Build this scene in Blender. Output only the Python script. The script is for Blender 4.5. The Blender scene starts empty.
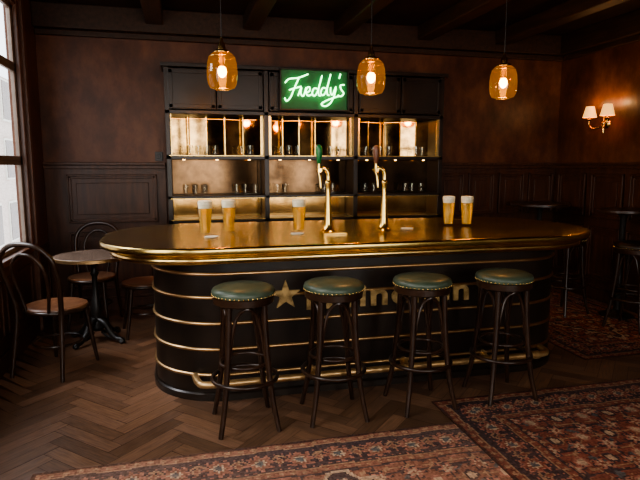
import bpy, math, random
import numpy as np
from math import sin, cos, pi, radians
from mathutils import Vector, Matrix
random.seed(4)
rng=np.random.default_rng(3)
scene=bpy.context.scene
COL=scene.collection
try: scene.view_settings.look='AgX - Medium High Contrast'
except Exception: pass

# ------------------------------------------------------------------ materials
def new_mat(name):
    m=bpy.data.materials.new(name); m.use_nodes=True
    nt=m.node_tree; b=nt.nodes['Principled BSDF']
    return m,nt,b
def N(nt,t,**kw):
    n=nt.nodes.new(t)
    for k,v in kw.items(): setattr(n,k,v)
    return n
def noise_ramp(nt,scale,stops,detail=6,rough=.6,mapscale=(1,1,1),coord='Object'):
    tc=N(nt,'ShaderNodeTexCoord'); mp=N(nt,'ShaderNodeMapping'); mp.inputs['Scale'].default_value=mapscale
    nz=N(nt,'ShaderNodeTexNoise'); nz.inputs['Scale'].default_value=scale; nz.inputs['Detail'].default_value=detail
    nz.inputs['Roughness'].default_value=rough
    cr=N(nt,'ShaderNodeValToRGB')
    els=cr.color_ramp.elements
    els[0].position=stops[0][0]; els[0].color=(*stops[0][1],1)
    els[1].position=stops[-1][0]; els[1].color=(*stops[-1][1],1)
    for p,c in stops[1:-1]:
        e=els.new(p); e.color=(*c,1)
    nt.links.new(tc.outputs[coord],mp.inputs[0]); nt.links.new(mp.outputs[0],nz.inputs['Vector'])
    nt.links.new(nz.outputs['Fac'],cr.inputs['Fac'])
    return nz,cr
def add_bump(nt,b,src,strength=.2,dist=.01):
    bp=N(nt,'ShaderNodeBump'); bp.inputs['Strength'].default_value=strength; bp.inputs['Distance'].default_value=dist
    nt.links.new(src,bp.inputs['Height']); nt.links.new(bp.outputs[0],b.inputs['Normal'])
def mat_mottled(name,stops,scale=3,rough=.6,metal=0,bump=.15,mapscale=(1,1,1),detail=6,coat=0,rr=None,spec=.5,nrough=.6):
    m,nt,b=new_mat(name)
    nz,cr=noise_ramp(nt,scale,stops,detail=detail,mapscale=mapscale,rough=nrough)
    nt.links.new(cr.outputs[0],b.inputs['Base Color'])
    b.inputs['Roughness'].default_value=rough; b.inputs['Metallic'].default_value=metal
    b.inputs['Specular IOR Level'].default_value=spec
    b.inputs['Coat Weight'].default_value=coat; b.inputs['Coat Roughness'].default_value=.15
    if rr:
        mr=N(nt,'ShaderNodeMapRange'); mr.inputs['To Min'].default_value=rr[0]; mr.inputs['To Max'].default_value=rr[1]
        nt.links.new(nz.outputs['Fac'],mr.inputs['Value']); nt.links.new(mr.outputs[0],b.inputs['Roughness'])
    if bump: add_bump(nt,b,nz.outputs['Fac'],bump)
    return m
def mat_emit(name,col,strength):
    m,nt,b=new_mat(name)
    b.inputs['Base Color'].default_value=(*col,1)
    b.inputs['Emission Color'].default_value=(*col,1); b.inputs['Emission Strength'].default_value=strength
    return m

M={}
M['plaster']=mat_mottled('oxblood_plaster',[(.30,(.034,.0115,.0055)),(.5,(.080,.029,.013)),(.70,(.145,.057,.026))],scale=2.6,rough=.42,bump=.6,detail=14,spec=.3,nrough=.68,mapscale=(1.3,1.3,.8))
M['panel']=mat_mottled('dark_panelling',[(.3,(.028,.0105,.005)),(.7,(.078,.030,.013))],scale=6,rough=.40,bump=.08,mapscale=(4,4,.5),spec=.35)
M['beam']=mat_mottled('beam_wood',[(.3,(.016,.009,.005)),(.7,(.048,.022,.011))],scale=6,rough=.5,bump=.1,mapscale=(4,.5,4),spec=.25)
M['ceil']=mat_mottled('ceiling_wood',[(.3,(.016,.007,.004)),(.7,(.036,.015,.008))],scale=4,rough=.6,spec=.2)
M['black']=mat_mottled('black_lacquer',[(.3,(.010,.007,.005)),(.7,(.024,.015,.010))],scale=5,rough=.30,bump=.03,spec=.4)
M['bentwood']=mat_mottled('bentwood',[(.3,(.014,.007,.004)),(.7,(.04,.018,.009))],scale=8,rough=.28,bump=.03)
M['seatwood']=mat_mottled('seat_wood',[(.3,(.09,.038,.018)),(.7,(.19,.085,.042))],scale=8,rough=.28,bump=.03,mapscale=(5,1,1))
M['bartop']=mat_mottled('aged_brass_top',[(.28,(.32,.215,.07)),(.5,(.48,.34,.115)),(.74,(.66,.49,.19))],scale=2.6,rough=.25,metal=1,bump=.02,detail=8,rr=(.15,.32),nrough=.58)
M['brass']=mat_mottled('polished_brass',[(.3,(.62,.42,.12)),(.7,(.88,.64,.25))],scale=5,rough=.18,metal=1,bump=.02)
M['brassdull']=mat_mottled('dull_brass',[(.3,(.52,.35,.12)),(.7,(.78,.56,.23))],scale=7,rough=.24,metal=1,bump=.02)
M['rib']=mat_mottled('rib_brass',[(.3,(.46,.29,.13)),(.7,(.68,.45,.23))],scale=7,rough=.35,metal=1,bump=.02)
M['rail']=mat_mottled('worn_rail_brass',[(.3,(.42,.25,.10)),(.7,(.74,.50,.25))],scale=12,rough=.38,metal=.8,bump=.04)
M['gold']=mat_mottled('gold_leaf',[(.38,(.22,.14,.05)),(.62,(.58,.40,.17))],scale=14,rough=.5,metal=.4,bump=.02)
M['leather']=mat_mottled('green_leather',[(.3,(.030,.048,.030)),(.7,(.080,.105,.070))],scale=9,rough=.38,bump=.12,detail=8)
M['iron']=mat_mottled('cast_iron',[(.3,(.008,.007,.006)),(.7,(.02,.017,.015))],scale=12,rough=.4,bump=.05)
M['tabletop']=mat_mottled('table_top_wood',[(.3,(.09,.065,.05)),(.7,(.18,.13,.10))],scale=5,rough=.25,bump=.02)
M['mirror']=mat_mottled('antique_mirror',[(.32,(.10,.052,.018)),(.68,(.46,.29,.12))],scale=6,rough=.06,metal=1,bump=0,rr=(.01,.08),detail=9)
M['mirrorlow']=mat_mottled('amber_mirror',[(.3,(.28,.16,.055)),(.7,(.62,.40,.16))],scale=5,rough=.15,metal=1,bump=0)
M['mirrordark']=mat_mottled('smoked_mirror',[(.3,(.030,.018,.010)),(.7,(.10,.058,.03))],scale=4,rough=.1,metal=1,bump=0)
M['foam']=mat_mottled('beer_foam',[(.3,(.75,.68,.52)),(.7,(.9,.85,.72))],scale=60,rough=.7,bump=.1)
M['white']=mat_mottled('paper_white',[(.3,(.6,.58,.52)),(.7,(.7,.68,.6))],scale=10,rough=.7,bump=0)
M['winframe']=mat_mottled('window_wood',[(.3,(.05,.020,.010)),(.7,(.12,.05,.024))],scale=6,rough=.35,bump=.05,mapscale=(4,4,.5))
M['sash']=mat_mottled('sash_paint',[(.3,(.10,.07,.05)),(.7,(.16,.12,.09))],scale=6,rough=.4,bump=.03)
M['greenhandle']=mat_mottled('green_enamel',[(.3,(.01,.12,.03)),(.7,(.02,.18,.05))],scale=6,rough=.2,bump=0)
M['brownhandle']=mat_mottled('walnut_handle',[(.3,(.09,.032,.015)),(.7,(.18,.07,.035))],scale=9,rough=.3,bump=0)
M['neon']=mat_emit('neon_tube',(.38,1.0,.42),7)
M['bulb']=mat_emit('bulb_filament',(1.0,.55,.18),45)
M['puck']=mat_emit('puck_light',(1.0,.55,.18),16)

def mat_beer():
    m,nt,b=new_mat('lager')
    nz,cr=noise_ramp(nt,4,[(.3,(.86,.46,.05)),(.7,(1.0,.66,.12))])
    nt.links.new(cr.outputs[0],b.inputs['Base Color']); nt.links.new(cr.outputs[0],b.inputs['Emission Color'])
    b.inputs['Transmission Weight'].default_value=.8; b.inputs['Roughness'].default_value=.06
    b.inputs['IOR'].default_value=1.33; b.inputs['Emission Strength'].default_value=.04  # slight emission added to the beer, so it glows by itself
    return m
M['beer']=mat_beer()
def mat_thin(name,col,transp=.8,rough=.05,emit=0,ecol=None):
    m=bpy.data.materials.new(name); m.use_nodes=True; nt=m.node_tree
    nt.nodes.remove(nt.nodes['Principled BSDF']); out=nt.nodes['Material Output']
    t=N(nt,'ShaderNodeBsdfTransparent'); t.inputs[0].default_value=(*col,1)
    g=N(nt,'ShaderNodeBsdfGlossy'); g.inputs['Roughness'].default_value=rough
    lw=N(nt,'ShaderNodeLayerWeight'); lw.inputs['Blend'].default_value=.5
    pw=N(nt,'ShaderNodeMath',operation='POWER'); pw.inputs[1].default_value=4
    fr=N(nt,'ShaderNodeMath',operation='MULTIPLY_ADD'); fr.inputs[1].default_value=.5; fr.inputs[2].default_value=.04
    nt.links.new(lw.outputs['Facing'],pw.inputs[0]); nt.links.new(pw.outputs[0],fr.inputs[0])
    mx=N(nt,'ShaderNodeMixShader')
    nt.links.new(fr.outputs[0],mx.inputs[0]); nt.links.new(t.outputs[0],mx.inputs[1]); nt.links.new(g.outputs[0],mx.inputs[2])
    last=mx.outputs[0]
    if emit:
        e=N(nt,'ShaderNodeEmission'); e.inputs['Strength'].default_value=emit
        nz,cr=noise_ramp(nt,9,[(.3,tuple(.5*c for c in ecol)),(.7,ecol)])
        nt.links.new(cr.outputs[0],e.inputs[0])
        ad=N(nt,'ShaderNodeAddShader'); nt.links.new(last,ad.inputs[0]); nt.links.new(e.outputs[0],ad.inputs[1]); last=ad.outputs[0]
    nt.links.new(last,out.inputs[0]); return m
M['glass']=mat_thin('clear_glass',(.97,.97,.95))
M['amber']=mat_thin('amber_glass',(.84,.50,.13),emit=.20,ecol=(1.0,.43,.09))
M['pane']=mat_thin('window_pane',(.97,.98,1.0))
def mat_shade():
    m,nt,b=new_mat('sconce_fabric')
    nz,cr=noise_ramp(nt,30,[(.3,(1,.46,.12)),(.7,(1,.56,.18))])
    nt.links.new(cr.outputs[0],b.inputs['Base Color']); nt.links.new(cr.outputs[0],b.inputs['Emission Color'])
    b.inputs['Emission Strength'].default_value=1.3; b.inputs['Roughness'].default_value=.9
    return m
M['shade']=mat_shade()
def mat_neonboard():
    m,nt,b=new_mat('neon_backing')
    nz,cr=noise_ramp(nt,5,[(.3,(.006,.10,.035)),(.7,(.010,.16,.055))])
    nt.links.new(cr.outputs[0],b.inputs['Base Color']); b.inputs['Roughness'].default_value=.5
    return m
M['neonboard']=mat_neonboard()
def mat_brick():
    m,nt,b=new_mat('facade_brick')
    tc=N(nt,'ShaderNodeTexCoord')
    sep=N(nt,'ShaderNodeSeparateXYZ'); cmb=N(nt,'ShaderNodeCombineXYZ')
    nt.links.new(tc.outputs['Object'],sep.inputs[0]); nt.links.new(sep.outputs['Y'],cmb.inputs['X']); nt.links.new(sep.outputs['Z'],cmb.inputs['Y'])
    br=N(nt,'ShaderNodeTexBrick'); br.inputs['Scale'].default_value=4
    br.inputs['Color1'].default_value=(.46,.36,.30,1); br.inputs['Color2'].default_value=(.60,.50,.43,1); br.inputs['Mortar'].default_value=(.65,.62,.58,1)
    nt.links.new(cmb.outputs[0],br.inputs['Vector']); nt.links.new(br.outputs[0],b.inputs['Base Color'])
    b.inputs['Roughness'].default_value=.9; return m
M['brick']=mat_brick()
def mat_attr(name,rough,bump_scale=0,grain=False):
    m,nt,b=new_mat(name)
    at=N(nt,'ShaderNodeAttribute'); at.attribute_name='Col'
    if grain:
        nz,cr=noise_ramp(nt,3.0,[(.25,(.45,.42,.40)),(.75,(1.25,1.2,1.15))],detail=8,mapscale=(2.2,26,1),coord='UV')
        mx=N(nt,'ShaderNodeMix',data_type='RGBA',blend_type='MULTIPLY'); mx.inputs[0].default_value=1
        nt.links.new(at.outputs['Color'],mx.inputs[6]); nt.links.new(cr.outputs[0],mx.inputs[7])
        nt.links.new(mx.outputs[2],b.inputs['Base Color'])
        mr=N(nt,'ShaderNodeMapRange'); mr.inputs['To Min'].default_value=rough-.1; mr.inputs['To Max'].default_value=rough+.15
        nt.links.new(nz.outputs['Fac'],mr.inputs['Value']); nt.links.new(mr.outputs[0],b.inputs['Roughness'])
        add_bump(nt,b,nz.outputs['Fac'],.15,.004)
    else:
        nt.links.new(at.outputs['Color'],b.inputs['Base Color']); b.inputs['Roughness'].default_value=rough
        b.inputs['Specular IOR Level'].default_value=.1
        nz,cr=noise_ramp(nt,150,[(.3,(0,0,0)),(.7,(1,1,1))]); add_bump(nt,b,nz.outputs['Fac'],.4,.004)
    return m
M['floor']=mat_attr('herringbone_oak',.36,grain=True)
M['rug']=mat_attr('woven_wool',.95)

# ------------------------------------------------------------------ geometry helpers
def g_box(x0,x1,y0,y1,z0,z1):
    v=[(x0,y0,z0),(x1,y0,z0),(x1,y1,z0),(x0,y1,z0),(x0,y0,z1),(x1,y0,z1),(x1,y1,z1),(x0,y1,z1)]
    f=[(0,3,2,1),(4,5,6,7),(0,1,5,4),(1,2,6,5),(2,3,7,6),(3,0,4,7)]
    return v,f
def g_lathe(prof,segs=32,o=(0,0,0),cap=True):
    v=[];f=[]
    n=len(prof)
    for r,z in prof:
        for s in range(segs):
            a=2*pi*s/segs; v.append((o[0]+r*cos(a),o[1]+r*sin(a),o[2]+z))
    for i in range(n-1):
        for s in range(segs):
            s2=(s+1)%segs
            f.append((i*segs+s,i*segs+s2,(i+1)*segs+s2,(i+1)*segs+s))
    if cap:
        f.append(tuple(range(segs))[::-1]); f.append(tuple((n-1)*segs+s for s in range(segs)))
    return v,f
def catmull(pts,n,closed=False):
    P=[Vector(p) for p in pts]; out=[]
    m=len(P)
    rngi=range(m if closed else m-1)
    for i in rngi:
        if closed: p0,p1,p2,p3=P[(i-1)%m],P[i],P[(i+1)%m],P[(i+2)%m]
        else: p0,p1,p2,p3=P[max(i-1,0)],P[i],P[i+1],P[min(i+2,m-1)]
        for k in range(n):
            t=k/n
            out.append(.5*((2*p1)+(-p0+p2)*t+(2*p0-5*p1+4*p2-p3)*t*t+(-p0+3*p1-3*p2+p3)*t**3))
    if not closed: out.append(P[-1])
    return out
def g_tube(pts,r,segs=10,closed=False,sub=6,smooth=True):
    if smooth: Q=catmull(pts,sub,closed)
    else: Q=[Vector(p) for p in pts]; sub=1
    m=len(Q)
    def rad(i):
        if isinstance(r,(int,float)): return r
        t=i/sub; a=int(t); a2=min(a+1,len(r)-1); a=min(a,len(r)-1)
        return r[a]*(1-(t-int(t)))+r[a2]*(t-int(t))
    T=[]
    for i in range(m):
        if closed: t=Q[(i+1)%m]-Q[(i-1)%m]
        else: t=Q[min(i+1,m-1)]-Q[max(i-1,0)]
        T.append(t.normalized())
    up=Vector((0,0,1)) if abs(T[0].z)<.9 else Vector((1,0,0))
    nrm=(up-T[0]*up.dot(T[0])).normalized()
    v=[];f=[]
    for i in range(m):
        nrm=(nrm-T[i]*nrm.dot(T[i])).normalized(); bn=T[i].cross(nrm)
        for s in range(segs):
            a=2*pi*s/segs; p=Q[i]+(nrm*cos(a)+bn*sin(a))*rad(i); v.append(tuple(p))
    for i in range(m if closed else m-1):
        i2=(i+1)%m
        for s in range(segs):
            s2=(s+1)%segs; f.append((i*segs+s,i*segs+s2,i2*segs+s2,i2*segs+s))
    if not closed:
        f.append(tuple(range(segs))[::-1]); f.append(tuple((m-1)*segs+s for s in range(segs)))
    return v,f
def g_sphere(c,r,seg=10,rings=6,sz=1):
    prof=[(max(r*sin(pi*i/rings),1e-5),-r*cos(pi*i/rings)*sz) for i in range(rings+1)]
    return g_lathe(prof,seg,c,cap=False)
def rrect(cx,cy,hx,hy,r,n=14):
    pts=[]
    for (sx,sy,a0) in ((1,-1,-pi/2),(1,1,0),(-1,1,pi/2),(-1,-1,pi)):
        for k in range(n+1):
            a=a0+pi/2*k/n
            pts.append((cx+sx*(hx-r)+r*cos(a),cy+sy*(hy-r)+r*sin(a)))
    return pts
def g_loft(prof,cx,cy,hx,hy,r,n=14,cap=True):
    v=[];f=[];m=4*(n+1)
    for ins,z in prof:
        for x,y in rrect(cx,cy,hx-ins,hy-ins,max(r-ins,.02),n): v.append((x,y,z))
    for i in range(len(prof)-1):
        for s in range(m):
            s2=(s+1)%m; f.append((i*m+s,i*m+s2,(i+1)*m+s2,(i+1)*m+s))
    if cap:
        f.append(tuple(range(m))[::-1]); f.append(tuple((len(prof)-1)*m+s for s in range(m)))
    return v,f
def xf(g,mat):
    return [tuple(mat@Vector(p)) for p in g[0]],g[1]
def mk(name,geoms,mat,parent=None,smooth=False,bevel=0,loc=None,rotz=0,angle=40):
    if isinstance(geoms,tuple): geoms=[geoms]
    V=[];F=[]
    for v,f in geoms:
        o=len(V); V+=list(v); F+=[tuple(i+o for i in q) for q in f]
    me=bpy.data.meshes.new(name); me.from_pydata(V,[],F); me.update()
    ob=bpy.data.objects.new(name,me); COL.objects.link(ob)
    me.materials.append(M[mat] if isinstance(mat,str) else mat)
    if smooth:
        me.polygons.foreach_set('use_smooth',[True]*len(me.polygons))
        try: me.set_sharp_from_angle(angle=radians(angle))
        except Exception: pass
    if bevel:
        b=ob.modifiers.new('bevel','BEVEL'); b.width=bevel; b.segments=2; b.limit_method='ANGLE'
    if parent: ob.parent=parent
    if loc: ob.location=loc
    ob.rotation_euler[2]=rotz
    return ob
def empty(name,loc=(0,0,0),rotz=0,scale=1):
    e=bpy.data.objects.new(name,None); COL.objects.link(e); e.location=loc; e.rotation_euler[2]=rotz
    e.scale=(scale,)*3; e.empty_display_size=.1
    return e

# ------------------------------------------------------------------ room dims
XL,XR,YB,YR,ZC=-1.40,4.82,6.42,-3.0,3.22
WT=.07

# floor: base slab + herringbone blocks
fl=empty('floor')
mk('subfloor',g_box(XL-WT,XR+.2,YR-.2,YB+.2,-.12,-.004),'panel',fl)
W=.098;n=5
V=[];F=[];C=[];UV=[]
c45,s45=cos(pi/4),sin(pi/4)
R=80
for gx in range(-R,R):
    for gy in range(-R,R):
        t=(gx-gy)%(2*n)
        if t==0: x0,y0,w,h=gx,gy,n,1
        elif t==2*n-1: x0,y0,w,h=gx,gy,1,n
        else: continue
        g=.016
        q=[(x0+g,y0+g),(x0+w-g,y0+g),(x0+w-g,y0+h-g),(x0+g,y0+h-g)]
        q=[((a*c45-b*s45)*W+1.7,(a*s45+b*c45)*W+2.5) for a,b in q]
        cx=sum(p[0] for p in q)/4; cy=sum(p[1] for p in q)/4
        if not (XL<cx<XR+.05 and YR<cy<YB+.05): continue
        q=[(max(p[0],XL-.01),p[1]) for p in q]
        o=len(V); dz=random.uniform(-.0008,.0008)
        for p in q: V.append((p[0],p[1],dz))
        F.append((o,o+1,o+2,o+3))
        k=random.uniform(.6,1.3); wm=random.uniform(-.012,.012)
        col=((.190+wm)*k,(.104+wm*.4)*k,.062*k,1)
        C+= [col]*4
        off=(random.uniform(0,50),random.uniform(0,50)); Lw,Lh=(w*W,h*W)
        if w>h: uv=[(0,0),(Lw,0),(Lw,Lh),(0,Lh)]
        else: uv=[(0,0),(0,Lw),(Lh,Lw),(Lh,0)]
        UV+=[(a+off[0],b+off[1]) for a,b in uv]
me=bpy.data.meshes.new('herringbone'); me.from_pydata(V,[],F); me.update()
ca=me.color_attributes.new('Col','FLOAT_COLOR','CORNER'); ca.data.foreach_set('color',np.array(C,dtype=np.float32).ravel())
ul=me.uv_layers.new(name='UVMap'); ul.data.foreach_set('uv',np.array(UV,dtype=np.float32).ravel())
me.materials.append(M['floor']); ob=bpy.data.objects.new('herringbone_blocks',me); COL.objects.link(ob); ob.parent=fl

# ceiling
ce=empty('ceiling')
mk('ceiling_boards',g_box(XL-WT,XR+.2,YR-.2,YB+.2,ZC,ZC+.1),'ceil',ce)
for i,x in enumerate((-.22,.8,1.82,2.84,3.86)):
    mk('trim_%d'%(i+1),g_box(x-.09,x+.09,YR,YB-.12,3.06,ZC),'beam',None,bevel=.015)
mk('trim_6',[g_box(XL,XR,YB-.12,YB,2.98,ZC),g_box(XL,XR,YB-.05,YB,2.92,2.98)],'beam',None,bevel=.01)
mk('trim_7',[g_box(XR-.12,XR,YR,YB-.12,2.98,ZC),g_box(XR-.05,XR,YR,YB-.12,2.92,2.98)],'beam',None,bevel=.01)

# walls
wb=empty('wall_back')
mk('plaster_back',g_box(XL-WT,XR+.2,YB,YB+.2,0,ZC),'plaster',wb)
wr=empty('wall_right')
mk('plaster_right',g_box(XR,XR+.2,YR,YB,0,ZC),'plaster',wr)
wl=empty('wall_left')
ops=[(-1.4,.1),(1.3,2.9),(3.9,5.62)]
zs,zt=.86,3.0
ys=[YR]+[a for o in ops for a in o]+[YB]
segs=[]
for i in range(0,len(ys),2): segs.append(g_box(XL-WT,XL,ys[i],ys[i+1],0,ZC))
for a,b in ops:
    segs.append(g_box(XL-WT,XL,a,b,0,zs)); segs.append(g_box(XL-WT,XL,a,b,zt,ZC))
mk('plaster_left',segs,'plaster',wl)
wf=empty('wall_front')
ro=[(-.3,1.3),(2.2,3.8)]
xs=[XL-WT]+[a for o in ro for a in o]+[XR+.2]
segs=[]
for i in range(0,len(xs),2): segs.append(g_box(xs[i],xs[i+1],YR-.2,YR,0,ZC))
for a,b in ro:
    segs.append(g_box(a,b,YR-.2,YR,0,.6)); segs.append(g_box(a,b,YR-.2,YR,2.9,ZC))
mk('plaster_front',segs,'plaster',wf)

def wainscot(name,u0,u1,panels,mat4,parent,top=1.6):
    G=[g_box(u0,u1,0,.025,0,top)]
    G.append(g_box(u0,u1,0,.055,0,.14)); G.append(g_box(u0,u1,0,.038,.14,.165))
    G.append(g_box(u0,u1,0,.075,top,top+.03)); G.append(g_box(u0,u1,0,.05,top-.04,top))
    for a,b,c,d in panels:
        for k,(dep,ww) in enumerate(((.056,.020),(.038,.045))):
            G+= [g_box(a,b,.02,dep,c,c+ww),g_box(a,b,.02,dep,d-ww,d),g_box(a,a+ww,.02,dep,c,d),g_box(b-ww,b,.02,dep,c,d)]
        G.append(g_box(a+.09,b-.09,.02,.040,c+.09,d-.09))
    G=[xf(g,mat4) for g in G]
    o=mk(name,G,'panel',parent,bevel=.005)
mb=Matrix(((1,0,0,0),(0,-1,0,YB),(0,0,1,0),(0,0,0,1)))
wainscot('panelling_back_left',XL,-.16,[(XL+.22,-.26,.98,1.50),(XL+.22,-.26,.24,.88)],mb,wb)
P=[]
for a in (3.1,3.53,3.96,4.39):
    P+=[(a,a+.36,.98,1.50),(a,a+.36,.24,.88)]
wainscot('panelling_back_right',3.02,XR,P,mb,wb)
mr_=Matrix(((0,-1,0,XR),(1,0,0,0),(0,0,1,0),(0,0,0,1)))
P=[]
y=YB-.62
while y>0:
    P+=[(y,y+.5,.98,1.50),(y,y+.5,.24,.88)]; y-=.6
wainscot('panelling_right',YR,YB,P,mr_,wr)
ml=Matrix(((0,1,0,XL),(1,0,0,0),(0,0,1,0),(0,0,0,1)))
G=[xf(g_box(YR,YB,0,.012,0,.80),ml),xf(g_box(YR,YB,0,.03,0,.14),ml)]
for a,b in ((5.75,6.3),(4.8,5.6),(3.95,4.7),(3.05,3.8)):
    for g in (g_box(a,b,.01,.026,.24,.27),g_box(a,b,.01,.026,.67,.70),g_box(a,a+.03,.01,.026,.24,.70),g_box(b-.03,b,.01,.026,.24,.70)): G.append(xf(g,ml))
mk('panelling_left',G,'panel',wl,bevel=.004)

# windows (left wall)
def window_left(i,a,b):
    e=empty('window_%d'%i)
    x=XL
    mk('casing',[g_box(x-.04,x+.03,a-.14,a,zs-.05,zt+.14),g_box(x-.04,x+.035,b,b+.10,zs-.05,zt+.14),g_box(x-.04,x+.03,a,b,zt,zt+.14),
        g_box(x-.02,x+.055,b+.10,b+.18,0.0,ZC-.02),
        g_box(x-.04,x+.06,a-.16,b+.12,zs-.05,zs)],'winframe',e,bevel=.008)
    G=[]
    xx0,xx1=x-.035,x-.002
    for c,d in ((zs,1.64),(1.64,2.46),(2.46,zt)):
        G+=[g_box(xx0,xx1,a,b,c,c+.04),g_box(xx0,xx1,a,b,d-.04,d),g_box(xx0,xx1,a,a+.06,c,d),g_box(xx0,xx1,b-.06,b,c,d)]
    mk('sash',G,'sash',e,bevel=.005)
    xp=x-.02
    mk('pane',([(xp,a+.03,zs+.02),(xp,b-.03,zs+.02),(xp,b-.03,zt-.02),(xp,a+.03,zt-.02)],[(0,1,2,3)]),'pane',e)
for i,(a,b) in enumerate(ops): window_left(i+1,a,b)
for i,(a,b) in enumerate(ro):
    e=empty('window_%d'%(i+4)); y=YR
    G=[g_box(a-.1,a,y-.1,y+.05,.55,3.0),g_box(b,b+.1,y-.1,y+.05,.55,3.0),g_box(a,b,y-.1,y+.05,2.9,3.0),g_box(a,b,y-.1,y+.05,.55,.6)]
    G+=[g_box((a+b)/2-.03,(a+b)/2+.03,y-.12,y+.04,.6,2.9),g_box(a,b,y-.12,y+.04,1.9,1.96)]
    mk('casing',G,'winframe',e)
# exterior
fa=empty('brick_facade')
mk('brickwork',g_box(-7.4,-7,-6,40,-3,5.2),'brick',fa)
G=[];G2=[]
for k in range(20):
    yy=-4+k*2.1
    for zz in (-1.6,1.0,3.4):
        G.append(g_box(-7.0,-6.94,yy,yy+1.1,zz,zz+1.7)); G2.append(g_box(-6.95,-6.92,yy+.08,yy+1.02,zz+.08,zz+1.62))
mk('facade_frames',G,'white',fa); mk('facade_panes',G2,'tabletop',fa)

mk('light_switch_plate',[g_box(-.27,-.19,YB-.015,YB,1.645,1.745),g_box(-.25,-.21,YB-.022,YB-.01,1.67,1.72)],'iron',None,bevel=.004)

# ------------------------------------------------------------------ bar counter
xa,xb_=-.57,3.30
CX,CY,HX,HY,RR=(xa+xb_)/2,4.27,(xb_-xa)/2,.785,.66
bar=empty('bar_counter')
mk('countertop',g_loft([(.02,1.036),(.003,1.042),(0,1.050),(0,1.072),(.004,1.080),(.014,1.085),(.05,1.083)],CX,CY,HX,HY,RR,n=20),'bartop',bar,smooth=True,angle=50)
mk('edge_moulding',g_loft([(.16,.960),(.10,.964),(.075,.975),(.065,.992),(.075,1.012),(.09,1.020),(.075,1.028),(.065,1.037)],CX,CY,HX,HY,RR,n=20),'brassdull',bar,smooth=True,angle=60)
ba,bb_=-.22,3.03
BX,BHX,BHY,BR=(ba+bb_)/2,(bb_-ba)/2,.595,.51
def bl(prof): return g_loft(prof,BX,CY,BHX,BHY,BR,n=20)
mk('bar_front',bl([(0,.0),(0,.962)]),'black',bar,smooth=True)
mk('plinth',bl([(-.02,.0),(-.02,.045),(-.01,.055),(.01,.055)]),'black',bar,smooth=True)
for i,z in enumerate((.18,.36,.54,.72,.88)):
    mk('brass_rib_%d'%(i+1),bl([(.01,z-.013),(-.008,z-.010),(-.014,z),(-.008,z+.010),(.01,z+.013)]),'rib',bar,smooth=True,angle=80)
yf=CY-BHY
fy=yf-.13
pts=[(.05,fy+.20,.17),(.07,fy+.06,.17),(.14,fy,.17),(.5,fy,.17),(1.5,fy,.17),(2.3,fy,.17),(2.60,fy,.17),(2.70,fy+.05,.17),(2.72,fy+.2,.17)]
mk('foot_rail',g_tube(pts,.024,12,sub=8),'rail',bar,smooth=True)
G=[]
for x in (.25,.85,1.55,2.2,2.58):
    G.append(g_tube([(x,fy,.17),(x,yf+.01,.17)],.014,10,smooth=False))
    G.append(g_tube([(x-.02,fy,.17),(x+.02,fy,.17)],.031,12,smooth=False))
    G.append(xf(g_lathe([(.03,0),(.03,.02)],16),Matrix.Translation((x,yf,.17))@Matrix.Rotation(radians(90),4,'X')))
mk('rail_brackets',G,'rail',bar,smooth=True)
sv=[];x0,z0=.67,.715
for k in range(10):
    r=.105 if k%2==0 else .043
    a=pi/2+k*pi/5; sv.append((x0+r*cos(a),yf-.022,z0+r*sin(a)))
sv2=[(x,yf+.001,z) for x,y,z in sv]
ff=[tuple(range(10))]+[(k,k+10,(k+1)%10+10,(k+1)%10) for k in range(10)]
mk('gold_star',(sv+sv2,ff),'gold',bar)
fc=bpy.data.curves.new('lettering','FONT'); fc.body='Heineken'; fc.size=.225; fc.extrude=.008; fc.offset=.005; fc.align_x='LEFT'; fc.space_character=1.12
fo=bpy.data.objects.new('gold_lettering',fc); COL.objects.link(fo); fc.materials.append(M['gold'])
fo.rotation_euler=(radians(90),0,0); fo.location=(.80,yf-.014,.61); fo.parent=bar
bpy.context.view_layer.update()
wd=fo.dimensions.x
fo.scale=(1.24/max(wd,.1),1,1)

# beer taps
def tap(x,y,hm):
    e=empty('beer_tap',(x,y,1.085))
    mk('column',[g_lathe([(.062,0),(.064,.008),(.050,.018),(.042,.03),(.036,.06),(.030,.10),(.026,.16),(.021,.24),(.018,.32),(.017,.36),(.024,.375),(.024,.385),(.016,.40)],24),
                 g_tube([(0,0,.38),(0,0,.44),(-.015,0,.475),(-.05,0,.49),(-.075,0,.475)],[.016,.017,.017,.016,.014],12),
                 g_tube([(-.075,-.01,.47),(-.075,-.035,.44),(-.072,-.045,.38),(-.07,-.048,.34)],[.017,.013,.010,.008],10),
                 g_tube([(-.075,-.01,.455),(-.075,-.01,.53)],[.017,.012],12,smooth=False),
                 g_tube([(-.075,.03,.475),(-.075,-.04,.475)],.015,12,smooth=False)],'brass',e,smooth=True)
    mk('handle',g_lathe([(.010,.52),(.014,.53),(.020,.56),(.025,.61),(.026,.64),(.02,.660),(.006,.668)],20,(-.075,-.01,0)),hm,e,smooth=True)
    return e
tap(1.10,4.15,'greenhandle'); tap(1.56,4.15,'brownhandle')
mk('drip_tray',[g_box(1.02,1.20,3.97,4.07,1.086,1.092)]+[g_box(1.03+k*.02,1.037+k*.02,3.975,4.065,1.092,1.095) for k in range(8)],'brassdull',None)

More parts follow.
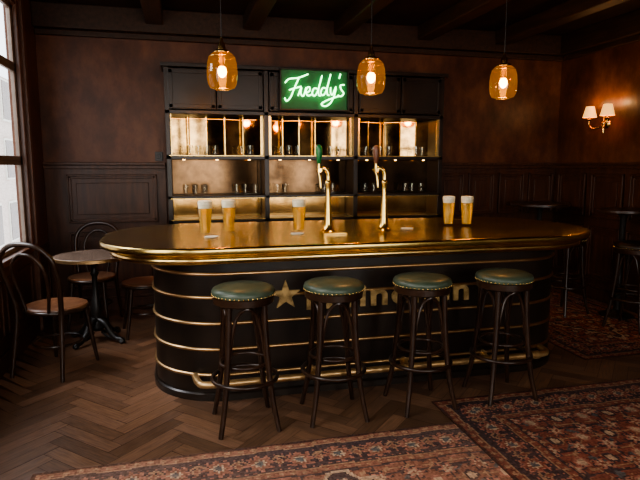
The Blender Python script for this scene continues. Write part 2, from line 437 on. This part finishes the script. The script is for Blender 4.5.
# beer glasses
def beer(x,y):
    e=empty('beer_glass',(x,y,1.0865),rotz=random.random(),scale=.95)
    mk('tumbler',g_lathe([(.040,0),(.042,.004),(.046,.06),(.053,.16),(.057,.215),(.058,.262),(.055,.262),(.053,.20),(.043,.06),(.038,.016),(.001,.015)],28,cap=False),'glass',e,smooth=True)
    mk('lager',g_lathe([(.037,.017),(.0418,.06),(.0485,.15),(.051,.205)],28),'beer',e,smooth=True)
    mk('foam',g_lathe([(.051,.2055),(.0545,.24),(.0548,.258),(.046,.264),(.02,.267),(.001,.268)],28),'foam',e,smooth=True)
for x,y in ((.165,4.20),(.345,4.27),(.88,4.20),(2.22,4.34),(2.36,4.28)): beer(x,y)
for x,y in ((.20,4.05),(.84,4.08),(1.78,4.20)):
    mk('beer_mat',g_lathe([(.05,0),(.05,.003)],24,(x,y,1.086)),'white')

# ------------------------------------------------------------------ bar stools
def stool(x,y,rz=0,mat='leather',h=.885,z0=.001):
    e=empty('bar_stool',(x,y,z0),rotz=rz)
    d=h-.861
    L_=lambda pr:[(r,z+d) for r,z in pr]
    mk('seat_cushion',g_lathe(L_([(.172,.796),(.186,.799),(.192,.810),(.192,.823),(.185,.838),(.165,.849),(.12,.857),(.06,.860),(.001,.861)]),40),mat,e,smooth=True)
    mk('seat_frame',g_lathe(L_([(.15,.748),(.178,.750),(.184,.755),(.185,.794),(.176,.798),(.15,.798)]),40),'bentwood',e,smooth=True)
    mk('nail_heads',[g_sphere((.1895*cos(2*pi*k/44),.1895*sin(2*pi*k/44),.805+d),.0062,8,5) for k in range(44)],'brassdull',e,smooth=True)
    G=[];L=[]
    for k in range(4):
        a=pi/4+k*pi/2; c,s=cos(a),sin(a)
        leg=[(.148*c,.148*s,.775+d),(.155*c,.155*s,.62),(.174*c,.174*s,.40),(.206*c,.206*s,.18),(.250*c,.250*s,.0)]
        G.append(g_tube(leg,[.0205,.020,.0185,.017,.015],12))
        b=a+pi/2; c2,s2=cos(b),sin(b)
        mx,my=(c+c2)/2,(s+s2)/2
        L.append(g_tube([(.150*c,.150*s,.46),(.150*c*.95+.02*c2,.150*s*.95+.02*s2,.60),(.16*(c*.75+c2*.25),.16*(s*.75+s2*.25),.71),(.175*mx*1.05,.175*my*1.05,.758),
                        (.16*(c*.25+c2*.75),.16*(s*.25+s2*.75),.71),(.150*c2*.95+.02*c,.150*s2*.95+.02*s,.60),(.150*c2,.150*s2,.46)],.0105,8))
    ring=lambda r,z,t:g_tube([(r*cos(2*pi*k/24),r*sin(2*pi*k/24),z) for k in range(24)],t,10,closed=True,sub=2)
    mk('legs',G,'bentwood',e,smooth=True)
    mk('hoop_braces',L,'bentwood',e,smooth=True)
    mk('foot_ring',[ring(.199,.30,.0135),ring(.147,.40,.010)],'bentwood',e,smooth=True)
    return e
for x,rz in ((.345,.05),(.915,-.03),(1.52,.04),(2.125,0)): stool(x,3.31,rz)
stool(4.02,5.10,.2,'black',.86,.006); stool(4.26,4.42,.4,'black',.86,.006); stool(3.58,5.75,.1,'black',.86,.006)

# ------------------------------------------------------------------ high tables
def hightable(x,y,r,h):
    e=empty('high_round_table',(x,y,.006))
    mk('top',g_lathe([(r-.02,h-.035),(r,h-.03),(r,h-.006),(r-.006,h),(.001,h)],48),'bentwood',e,smooth=True)
    mk('pedestal',[g_lathe([(.17,0),(.17,.012),(.14,.025),(.06,.045),(.035,.07),(.03,.3),(.034,.32),(.03,.34),(.03,h-.1),(.05,h-.06),(.12,h-.034)],28)],'iron',e,smooth=True)
hightable(4.22,5.88,.34,1.14); hightable(4.48,4.84,.26,1.14)

# ------------------------------------------------------------------ bistro table
def bistro(x,y):
    e=empty('bistro_table',(x,y,0))
    mk('top',g_lathe([(.30,.772),(.335,.775),(.335,.792),(.328,.80),(.001,.80)],56),'tabletop',e,smooth=True)
    mk('top_band',g_lathe([(.334,.768),(.341,.770),(.341,.795),(.334,.798)],56,cap=False),'rib',e,smooth=True)
    col=g_lathe([(.05,.10),(.065,.13),(.04,.17),(.028,.21),(.045,.26),(.05,.31),(.036,.38),(.026,.45),(.024,.60),(.038,.63),(.024,.66),(.03,.70),(.08,.745),(.10,.77)],24)
    G=[col]
    for k in range(4):
        a=pi/4+k*pi/2+.2; c,s=cos(a),sin(a)
        G.append(g_tube([(0.02*c,.02*s,.20),(.09*c,.09*s,.17),(.15*c,.15*s,.09),(.21*c,.21*s,.045),(.26*c,.26*s,.04),(.285*c,.285*s,.022)],[.026,.028,.026,.022,.022,.02],10))
        G.append(g_sphere((.27*c,.27*s,.022),.03,10,6,.7))
        G.append(g_tube([(.05*c,.05*s,.09),(.12*c,.12*s,.05),(.19*c,.19*s,.05)],.012,8))
    mk('cast_iron_pedestal',G,'iron',e,smooth=True)
    mk('table_bracket',[g_tube([(.2*cos(k*pi/2),.2*sin(k*pi/2),.765),(-.2*cos(k*pi/2),-.2*sin(k*pi/2),.765)],.012,8,smooth=False) for k in range(2)],'iron',e)
bistro(-.79,5.28)

# ------------------------------------------------------------------ bentwood chairs  (faces local +y, back at -y)
def chair(x,y,rz,sc=1.08):
    e=empty('bentwood_chair',(x,y,0),rotz=rz,scale=sc)
    mk('seat',g_lathe([(.165,.438),(.2,.440),(.207,.448),(.205,.462),(.19,.468),(.15,.462),(.001,.458)],44),'seatwood',e,smooth=True)
    mk('seat_ring',g_tube([(.198*cos(2*pi*k/24),.198*sin(2*pi*k/24),.440) for k in range(24)],.017,10,closed=True,sub=2),'bentwood',e,smooth=True)
    outer=[(-.195,-.235,0),(-.18,-.20,.22),(-.172,-.175,.44),(-.19,-.20,.60),(-.205,-.235,.72),(-.19,-.265,.83),(-.11,-.285,.905),(0,-.29,.925),
           (.11,-.285,.905),(.19,-.265,.83),(.205,-.235,.72),(.19,-.20,.60),(.172,-.175,.44),(.18,-.20,.22),(.195,-.235,0)]
    inner=[(-.085,-.185,.45),(-.11,-.205,.58),(-.125,-.235,.70),(-.105,-.26,.79),(-.05,-.272,.845),(0,-.275,.855),(.05,-.272,.845),(.105,-.26,.79),(.125,-.235,.70),(.11,-.205,.58),(.085,-.185,.45)]
    G=[g_tube(outer,[.0135,.0155,.0175,.0175,.0165,.0165,.0165,.0165,.0165,.0165,.0165,.0175,.0175,.0155,.0135],12),g_tube(inner,.0115,10)]
    for s in (-1,1):
        G.append(g_tube([(s*.135,.135,.44),(s*.15,.155,.25),(s*.175,.19,0)],[.019,.017,.0125],12))
    G.append(g_tube([(.158*cos(2*pi*k/24),.158*sin(2*pi*k/24)-.005,.20) for k in range(24)],.0095,8,closed=True,sub=2))
    mk('bent_frame',G,'bentwood',e,smooth=True)
chair(-.985,4.62,radians(-26),1.12); chair(-.90,5.86,radians(172)); chair(-.36,5.46,radians(100))

# ------------------------------------------------------------------ back bar
bb=empty('back_bar_cabinet')
X0,X1,Y0,Y1=-.14,3.0,6.06,YB-.002
ups=[X0,.915,1.93,X1]
t=.05
G=[g_box(X0,X1,Y1-.03,Y1,0,2.60)]
for k,x in enumerate(ups):
    a=x-(t/2 if 0<k<3 else (0 if k==0 else t)); G.append(g_box(a,a+t,Y0,Y1-.03,.0,2.60))
for z,d in ((2.13,.04),(1.66,.045),(1.24,.035),(.97,.05)):
    G.append(g_box(X0,X1,Y0+.0,Y1-.03,z,z+d))
G.append(g_box(X0-.03,X1+.03,Y0-.04,Y1,2.60,2.64)); G.append(g_box(X0,X1,Y0,Y1-.03,0,.1))
mk('carcass',G,'black',bb,bevel=.004)
G=[]
for i in range(3):
    a,b=ups[i]+.035,ups[i+1]-.035; mdl=(a+b)/2
    for (p,q) in ((a,mdl-.006),(mdl+.006,b)):
        for (c,d) in ((2.18,2.59),(.13,.95)):
            G.append(g_box(p,q,Y0-.002,Y0+.02,c,d))
            for u in (g_box(p+.01,q-.01,Y0-.008,Y0,c+.01,c+.05),g_box(p+.01,q-.01,Y0-.008,Y0,d-.05,d-.01),g_box(p+.01,p+.05,Y0-.008,Y0,c,d),g_box(q-.05,q-.01,Y0-.008,Y0,c,d)): G.append(u)
mk('cupboard_doors',G,'black',bb,bevel=.003)
G=[];B=[];D=[];E=[]
yaws=[[9,-10,2,12,-9],[14,-12,11,-14,-12],[-11,10,-14,-12,9]]
for i in range(3):
    a,b=ups[i]+.03,ups[i+1]-.03; m=5; w=(b-a)/m
    for k in range(m):
        p=a+k*w; hw=w/2*sin(radians(yaws[i][k])); tz=random.uniform(-.004,.004)
        y=Y1-.065
        G.append(([(p,y-hw,1.71),(p+w,y+hw,1.71),(p+w,y+hw+tz,2.13),(p,y-hw+tz,2.13)],[(0,1,2,3)]))
        if k: B.append(g_box(p-.005,p+.005,y-.04,y-.005,1.705,2.13))
    for xx in (a,b-.03): B.append(g_box(xx,xx+.03,Y0+.05,Y0+.06,1.71,2.13))
    B.append(g_box(a,b,Y0-.003,Y0+.003,1.696,1.702)); B.append(g_box(a,b,Y0-.003,Y0+.003,1.242,1.248)); B.append(g_box(a,b,Y0-.003,Y0+.003,1.012,1.022))
    D.append(g_box(a,b,Y1-.05,Y1-.03,1.28,1.66)); E.append(g_box(a,b,Y1-.05,Y1-.03,1.02,1.24))
mk('mirror_panes',G,'mirror',bb); mk('brass_trims',B,'brassdull',bb); mk('smoked_mirrors',D,'mirrordark',bb); mk('lower_mirrors',E,'mirrorlow',bb)
PK=[]
for i in range(3):
    a,b=ups[i],ups[i+1]
    for k in range(3):
        x=a+(b-a)*(k+.5)/3
        PK.append(g_lathe([(.014,0),(.014,.006)],12,(x,6.2,1.654))); PK.append(g_lathe([(.012,0),(.012,.006)],12,(x,6.2,1.234)))
mk('puck_lights',PK,'puck',bb)
def glassware(name,z,xs):
    G=[]
    for x in xs:
        y=6.2+random.uniform(-.05,.05)
        G.append(g_lathe([(.028,0),(.030,.01),(.034,.11),(.032,.11),(.027,.015),(.001,.012)],16,(x,y,z),cap=False))
    mk(name,G,'glass',None,smooth=True)
glassware('shelf_tumblers',1.706,[.10,.19,.28,.37,.66,.75,1.1,1.19,1.28,1.68,1.77,2.1,2.2,2.29,2.38,2.7,2.8])
glassware('lower_shelf_tumblers',1.276,[.05,.15,.25,.6,.7,.8,1.05,1.15,1.6,1.7,2.1,2.2,2.6,2.7,2.8])

# neon sign
ns=empty('neon_sign',(1.065,6.0,2.20))
SW,SH=.74,.41
mk('backing_board',g_box(0,SW,.015,.03,0,SH),'neonboard',ns)
mk('sign_frame',[g_box(-.015,SW+.015,-.03,.04,-.015,0),g_box(-.015,SW+.015,-.03,.04,SH,SH+.015),g_box(-.015,0,-.03,.04,0,SH),g_box(SW,SW+.015,-.03,.04,0,SH)],'black',ns,bevel=.003)
S=[[(.06,.66),(.12,.76),(.26,.80),(.40,.90)],[(.26,.78),(.20,.55),(.14,.30),(.08,.20),(.05,.28)],[(.12,.48),(.20,.53),(.30,.58)],
   [(.25,.34),(.30,.56),(.29,.40),(.33,.34),(.37,.56)],
   [(.36,.42),(.42,.47),(.42,.57),(.38,.54),(.37,.42),(.40,.35),(.45,.38)],
   [(.54,.53),(.49,.54),(.46,.42),(.49,.35),(.54,.46),(.61,.88),(.56,.55),(.56,.38),(.59,.36)],
   [(.67,.55),(.62,.56),(.59,.44),(.62,.37),(.67,.48),(.74,.92),(.69,.57),(.69,.40),(.72,.38)],
   [(.74,.58),(.74,.44),(.77,.40),(.82,.60),(.80,.40),(.74,.18),(.66,.09),(.60,.14),(.68,.24),(.86,.36)],
   [(.89,.94),(.87,.82)],
   [(.95,.66),(.89,.64),(.90,.54),(.94,.44),(.90,.36),(.85,.38)]]
G=[g_tube([(a*SW,-.012,b*SH) for a,b in s],.0065,8,sub=6) for s in S]
mk('neon_tubing',G,'neon',ns,smooth=True)

# ------------------------------------------------------------------ pendants
def add_light(name,typ,loc,energy,col,size=.1,sizey=None,target=None,parent=None):
    l=bpy.data.lights.new(name,typ); l.energy=energy; l.color=col
    if typ=='AREA':
        l.size=size
        if sizey: l.shape='RECTANGLE'; l.size_y=sizey
    else: l.shadow_soft_size=size
    o=bpy.data.objects.new(name,l); COL.objects.link(o); o.location=loc
    if target is not None: o.rotation_euler=(Vector(target)-Vector(loc)).to_track_quat('-Z','Y').to_euler()
    if parent: o.parent=parent
    return o
def pendant(x,y,z):
    e=empty('pendant_lamp',(x,y,z))
    prof=[(.045,.135),(.07,.13),(.095,.105),(.108,.06),(.113,0),(.112,-.05),(.105,-.09),(.09,-.118),(.06,-.128)]
    mk('amber_shade',g_lathe(prof,40,cap=False),'amber',e,smooth=True)
    mk('shade_ribs',[g_tube([(r*cos(2*pi*k/20),r*sin(2*pi*k/20),zz) for k in range(20)],.0016,6,closed=True,sub=2) for r,zz in ((.0965,.103),(.0613,-.128))],'brassdull',e,smooth=True)
    mk('cap',g_lathe([(.06,.130),(.062,.138),(.05,.15),(.03,.158),(.024,.20),(.014,.21),(.010,.24)],24),'brassdull',e,smooth=True)
    mk('cord',g_tube([(0,0,.23),(0,0,ZC-z)],.004,8,smooth=False),'iron',e)
    mk('ceiling_rose',g_lathe([(.05,ZC-z-.03),(.05,ZC-z)],24),'brassdull',e)
    mk('bulb',[g_sphere((0,0,.0),.033,16,10,1.3)],'bulb',e,smooth=True)
    mk('socket',g_lathe([(.018,.035),(.02,.13)],16),'brassdull',e,smooth=True)
    add_light('pendant_bulb_light','POINT',(0,0,-.055),17,(1,.56,.22),.05,parent=e)
for x in (.32,1.48,2.65): pendant(x,4.27,2.285)

# ------------------------------------------------------------------ sconce
sc=empty('wall_sconce',(XR,5.55,2.08))
mk('backplate',[xf(g_lathe([(.05,0),(.055,.006),(.04,.02),(.02,.03),(.001,.034)],24),Matrix.Rotation(radians(-90),4,'Y')),g_sphere((-.05,0,.0),.024,12,8)],'brassdull',sc,smooth=True)
G=[];SHD=[]
for s in (-1,1):
    G.append(g_tube([(-.04,0,0),(-.08,s*.04,-.05),(-.12,s*.10,-.055),(-.13,s*.14,-.01),(-.13,s*.14,.05)],.008,8))
    G.append(g_lathe([(.006,.03),(.028,.045),(.03,.05),(.012,.055),(.011,.11)],16,(-.13,s*.14,0)))
    SHD.append(g_lathe([(.078,.075),(.045,.20)],28,(-.13,s*.14,0),cap=False))
mk('arms',G,'brassdull',sc,smooth=True); mk('lamp_shades',SHD,'shade',sc,smooth=True)
mk('finial',g_lathe([(.003,-.12),(.012,-.10),(.006,-.08),(.016,-.04),(.008,0),(.01,.08),(.003,.10)],14,(-.05,0,0)),'brassdull',sc,smooth=True)
for s in (-1,1): add_light('sconce_bulb_light','POINT',(-.13,s*.14,.22),3.4,(1,.56,.24),.03,parent=sc)

# ------------------------------------------------------------------ rugs
def rug(name,x0,x1,y0,y1,z,seed,light=1.0,field=(.20,.050,.036),cell=.011,wearcol=(.22,.13,.09),wk=.5):
    Lx,Ly=x1-x0,y1-y0
    nx,ny=int(Lx/cell),int(Ly/cell)
    gx=np.linspace(0,Lx,nx+1); gy=np.linspace(0,Ly,ny+1)
    r=np.random.default_rng(seed)
    VX,VY=np.meshgrid(x0+gx,y0+gy)
    VZ=np.full_like(VX,z+.005)+.0006*np.sin(VX*9)*np.sin(VY*7)
    verts=np.stack([VX,VY,VZ],-1).reshape(-1,3)
    X,Y=np.meshgrid((gx[:-1]+gx[1:])/2,(gy[:-1]+gy[1:])/2)
    X=X+.006*np.sin(Y*23)+.004*np.sin(Y*61); Y=Y+.006*np.sin(X*19)
    ex=np.minimum(X,Lx-X); ey=np.minimum(Y,Ly-Y); e=np.minimum(ex,ey)
    along=np.where(ex<ey,Y-Ly/2,X-Lx/2)
    navy=np.array((.028,.022,.030)); cream=np.array((.42,.29,.19)); tan=np.array((.30,.17,.10)); blue=np.array((.070,.085,.090)); red=np.array(field); rose=np.array((.32,.13,.09)); dk=np.array((.05,.02,.018))
    col=np.tile(red,(ny,nx,1))
    xx=np.abs(X-Lx/2); yy=np.abs(Y-Ly/2)
    def put(mask,c): col[mask]=c
    p=.38
    s1=np.sin(2*pi*xx/p)*np.cos(2*pi*yy/p*.8); s2=np.cos(2*pi*xx/p*1.5+2*np.sin(2*pi*yy/p))*np.sin(2*pi*yy/p*1.2)
    put(np.abs(s1)<.10,navy); put(np.abs(s2)<.06,tan); put(s2>.80,blue); put(s1>.78,rose); put(s1>.90,cream); put(s1<-.80,navy); put(s1<-.92,cream)
    a=(xx+p/4)%(p/2)-p/4; b=(yy+p/4)%(p/2)-p/4
    rr=np.hypot(a,b); th=np.arctan2(b,a); fl_=.055+.02*np.cos(6*th)
    put(rr<fl_,navy); put(rr<fl_*.8,rose); put(rr<fl_*.5,cream); put(rr<fl_*.25,red)
    md=xx/ (Lx*.30)+yy/(Ly*.34); w=.04*np.sin(28*np.arctan2(yy,xx))
    put((md+w<1.0)&(md+w>.93),cream); put((md+w<.93)&(md+w>.84),navy)
    B=e<.36; put(B,navy)
    def band(a0,a1,c): put((e>=a0)&(e<a1),c)
    band(0,.018,dk); band(.018,.06,red); band(.06,.072,tan); band(.072,.09,navy)
    q=(along+50)%.07-.035; put((e>=.018)&(e<.06)&(np.abs(q)+np.abs(e-.039)*1.2<.022),tan)
    q=(along+50)%.22-.11; ec=e-.19
    m1=(e>.09)&(e<.29)
    put(m1&(np.abs(ec-.05*np.sin(2*pi*along/.22))<.010),tan)
    put(m1&(np.abs(np.sin(along*70)*np.sin(ec*80+1))>.86),rose)
    th=np.arctan2(ec,q); rr=np.hypot(q,ec); ff_=.07+.016*np.cos(8*th)
    put(m1&(rr<ff_),rose); put(m1&(rr<ff_*.8),red); put(m1&(rr<ff_*.5),cream); put(m1&(rr<ff_*.32),blue)
    q2=(along+50+.11)%.22-.11; rr=np.abs(q2)/.7+np.abs(ec); put(m1&(rr<.040),tan); put(m1&(rr<.026),red)
    band(.29,.302,tan); band(.302,.345,red)
    q=(along+50)%.06-.03; put((e>=.302)&(e<.345)&(np.abs(q)+np.abs(e-.3235)<.016),tan); band(.345,.36,navy)
    nz=r.uniform(.7,1.25,(ny,nx,1)); streak=r.uniform(.85,1.1,(ny,1,1))
    wear=.5+.5*np.sin(X*2.1+seed)*np.sin(Y*2.7+seed*2)
    low=r.uniform(0,1,(ny//8+2,nx//8+2)); low=np.kron(low,np.ones((8,8)))[:ny,:nx]
    wear=((.35+.65*wear)*wk+.08*low)[...,None]
    col=col*(1-wear)+np.array(wearcol)*wear
    col=col*nz*streak*light
    rgba=np.concatenate([col,np.ones((ny,nx,1))],-1)
    idx=np.arange((nx+1)*(ny+1)).reshape(ny+1,nx+1)
    faces=np.stack([idx[:-1,:-1],idx[:-1,1:],idx[1:,1:],idx[1:,:-1]],-1).reshape(-1,4)
    e0=empty(name)
    me=bpy.data.meshes.new(name+'_pile'); me.from_pydata(verts.tolist(),[],faces.tolist()); me.update()
    ca=me.color_attributes.new('Col','FLOAT_COLOR','CORNER')
    ca.data.foreach_set('color',np.repeat(rgba.reshape(-1,4),4,axis=0).astype(np.float32).ravel())
    me.materials.append(M['rug']); o=bpy.data.objects.new('pile',me); COL.objects.link(o); o.parent=e0
    mk('backing',g_box(x0,x1,y0,y1,z+.001,z+.0038),'panel',e0)
rug('persian_rug',-.80,2.3,.9,2.98,0,1,light=1.5,field=(.21,.085,.055),wk=.42)
rug('persian_rug',1.60,4.6,1.0,3.29,.006,2,light=1.15,field=(.18,.052,.034),wk=.28,wearcol=(.17,.09,.06))
rug('persian_rug',3.2,4.68,3.75,6.1,0,5,light=1.1,cell=.014,wk=.25,wearcol=(.17,.09,.06))

# ------------------------------------------------------------------ lights
for i in range(3):
    a,b=ups[i],ups[i+1]; cx=(a+b)/2
    add_light('shelf_strip_light','AREA',(cx,6.17,2.118),3.0,(1,.50,.16),.85,.04,target=(cx,6.17,0))
    add_light('shelf_strip_light_low','AREA',(cx,6.2,1.23),2.4,(1,.50,.16),.85,.03,target=(cx,6.2,0))
    add_light('shelf_strip_light_mid','AREA',(cx,6.2,1.652),.5,(1,.50,.16),.85,.03,target=(cx,6.2,0))
add_light('window_daylight_fill','AREA',(XL+.02,2.1,1.95),46,(1,.95,.88),1.5,2.0,target=(2.5,2.9,.2))
add_light('window_daylight_fill','AREA',(XL+.02,-.65,1.95),30,(1,.95,.88),1.4,2.0,target=(2.5,2.5,.2))
add_light('window_daylight_fill','AREA',(-3.2,4.4,3.6),190,(.98,.98,1.0),1.8,1.8,target=(-.6,4.7,.5))
for a,b in ro:
    add_light('window_daylight_fill','AREA',((a+b)/2,YR-.3,1.9),62,(1,.90,.76),1.5,2.1,target=(1.8,4.0,.4))  # soft area fill added behind the camera, shining in through the rear windows
w=bpy.data.worlds.new('overcast'); scene.world=w; w.use_nodes=True
bg=w.node_tree.nodes['Background']; bg.inputs[0].default_value=(.93,.96,1,1); bg.inputs[1].default_value=3.8

# ------------------------------------------------------------------ camera
cam=bpy.data.cameras.new('camera'); co=bpy.data.objects.new('camera',cam); COL.objects.link(co)
cam.sensor_width=36; cam.lens=554/640*36
co.location=(0,0,1.6); co.rotation_euler=(radians(90-7.7),0,radians(-14))
scene.camera=co
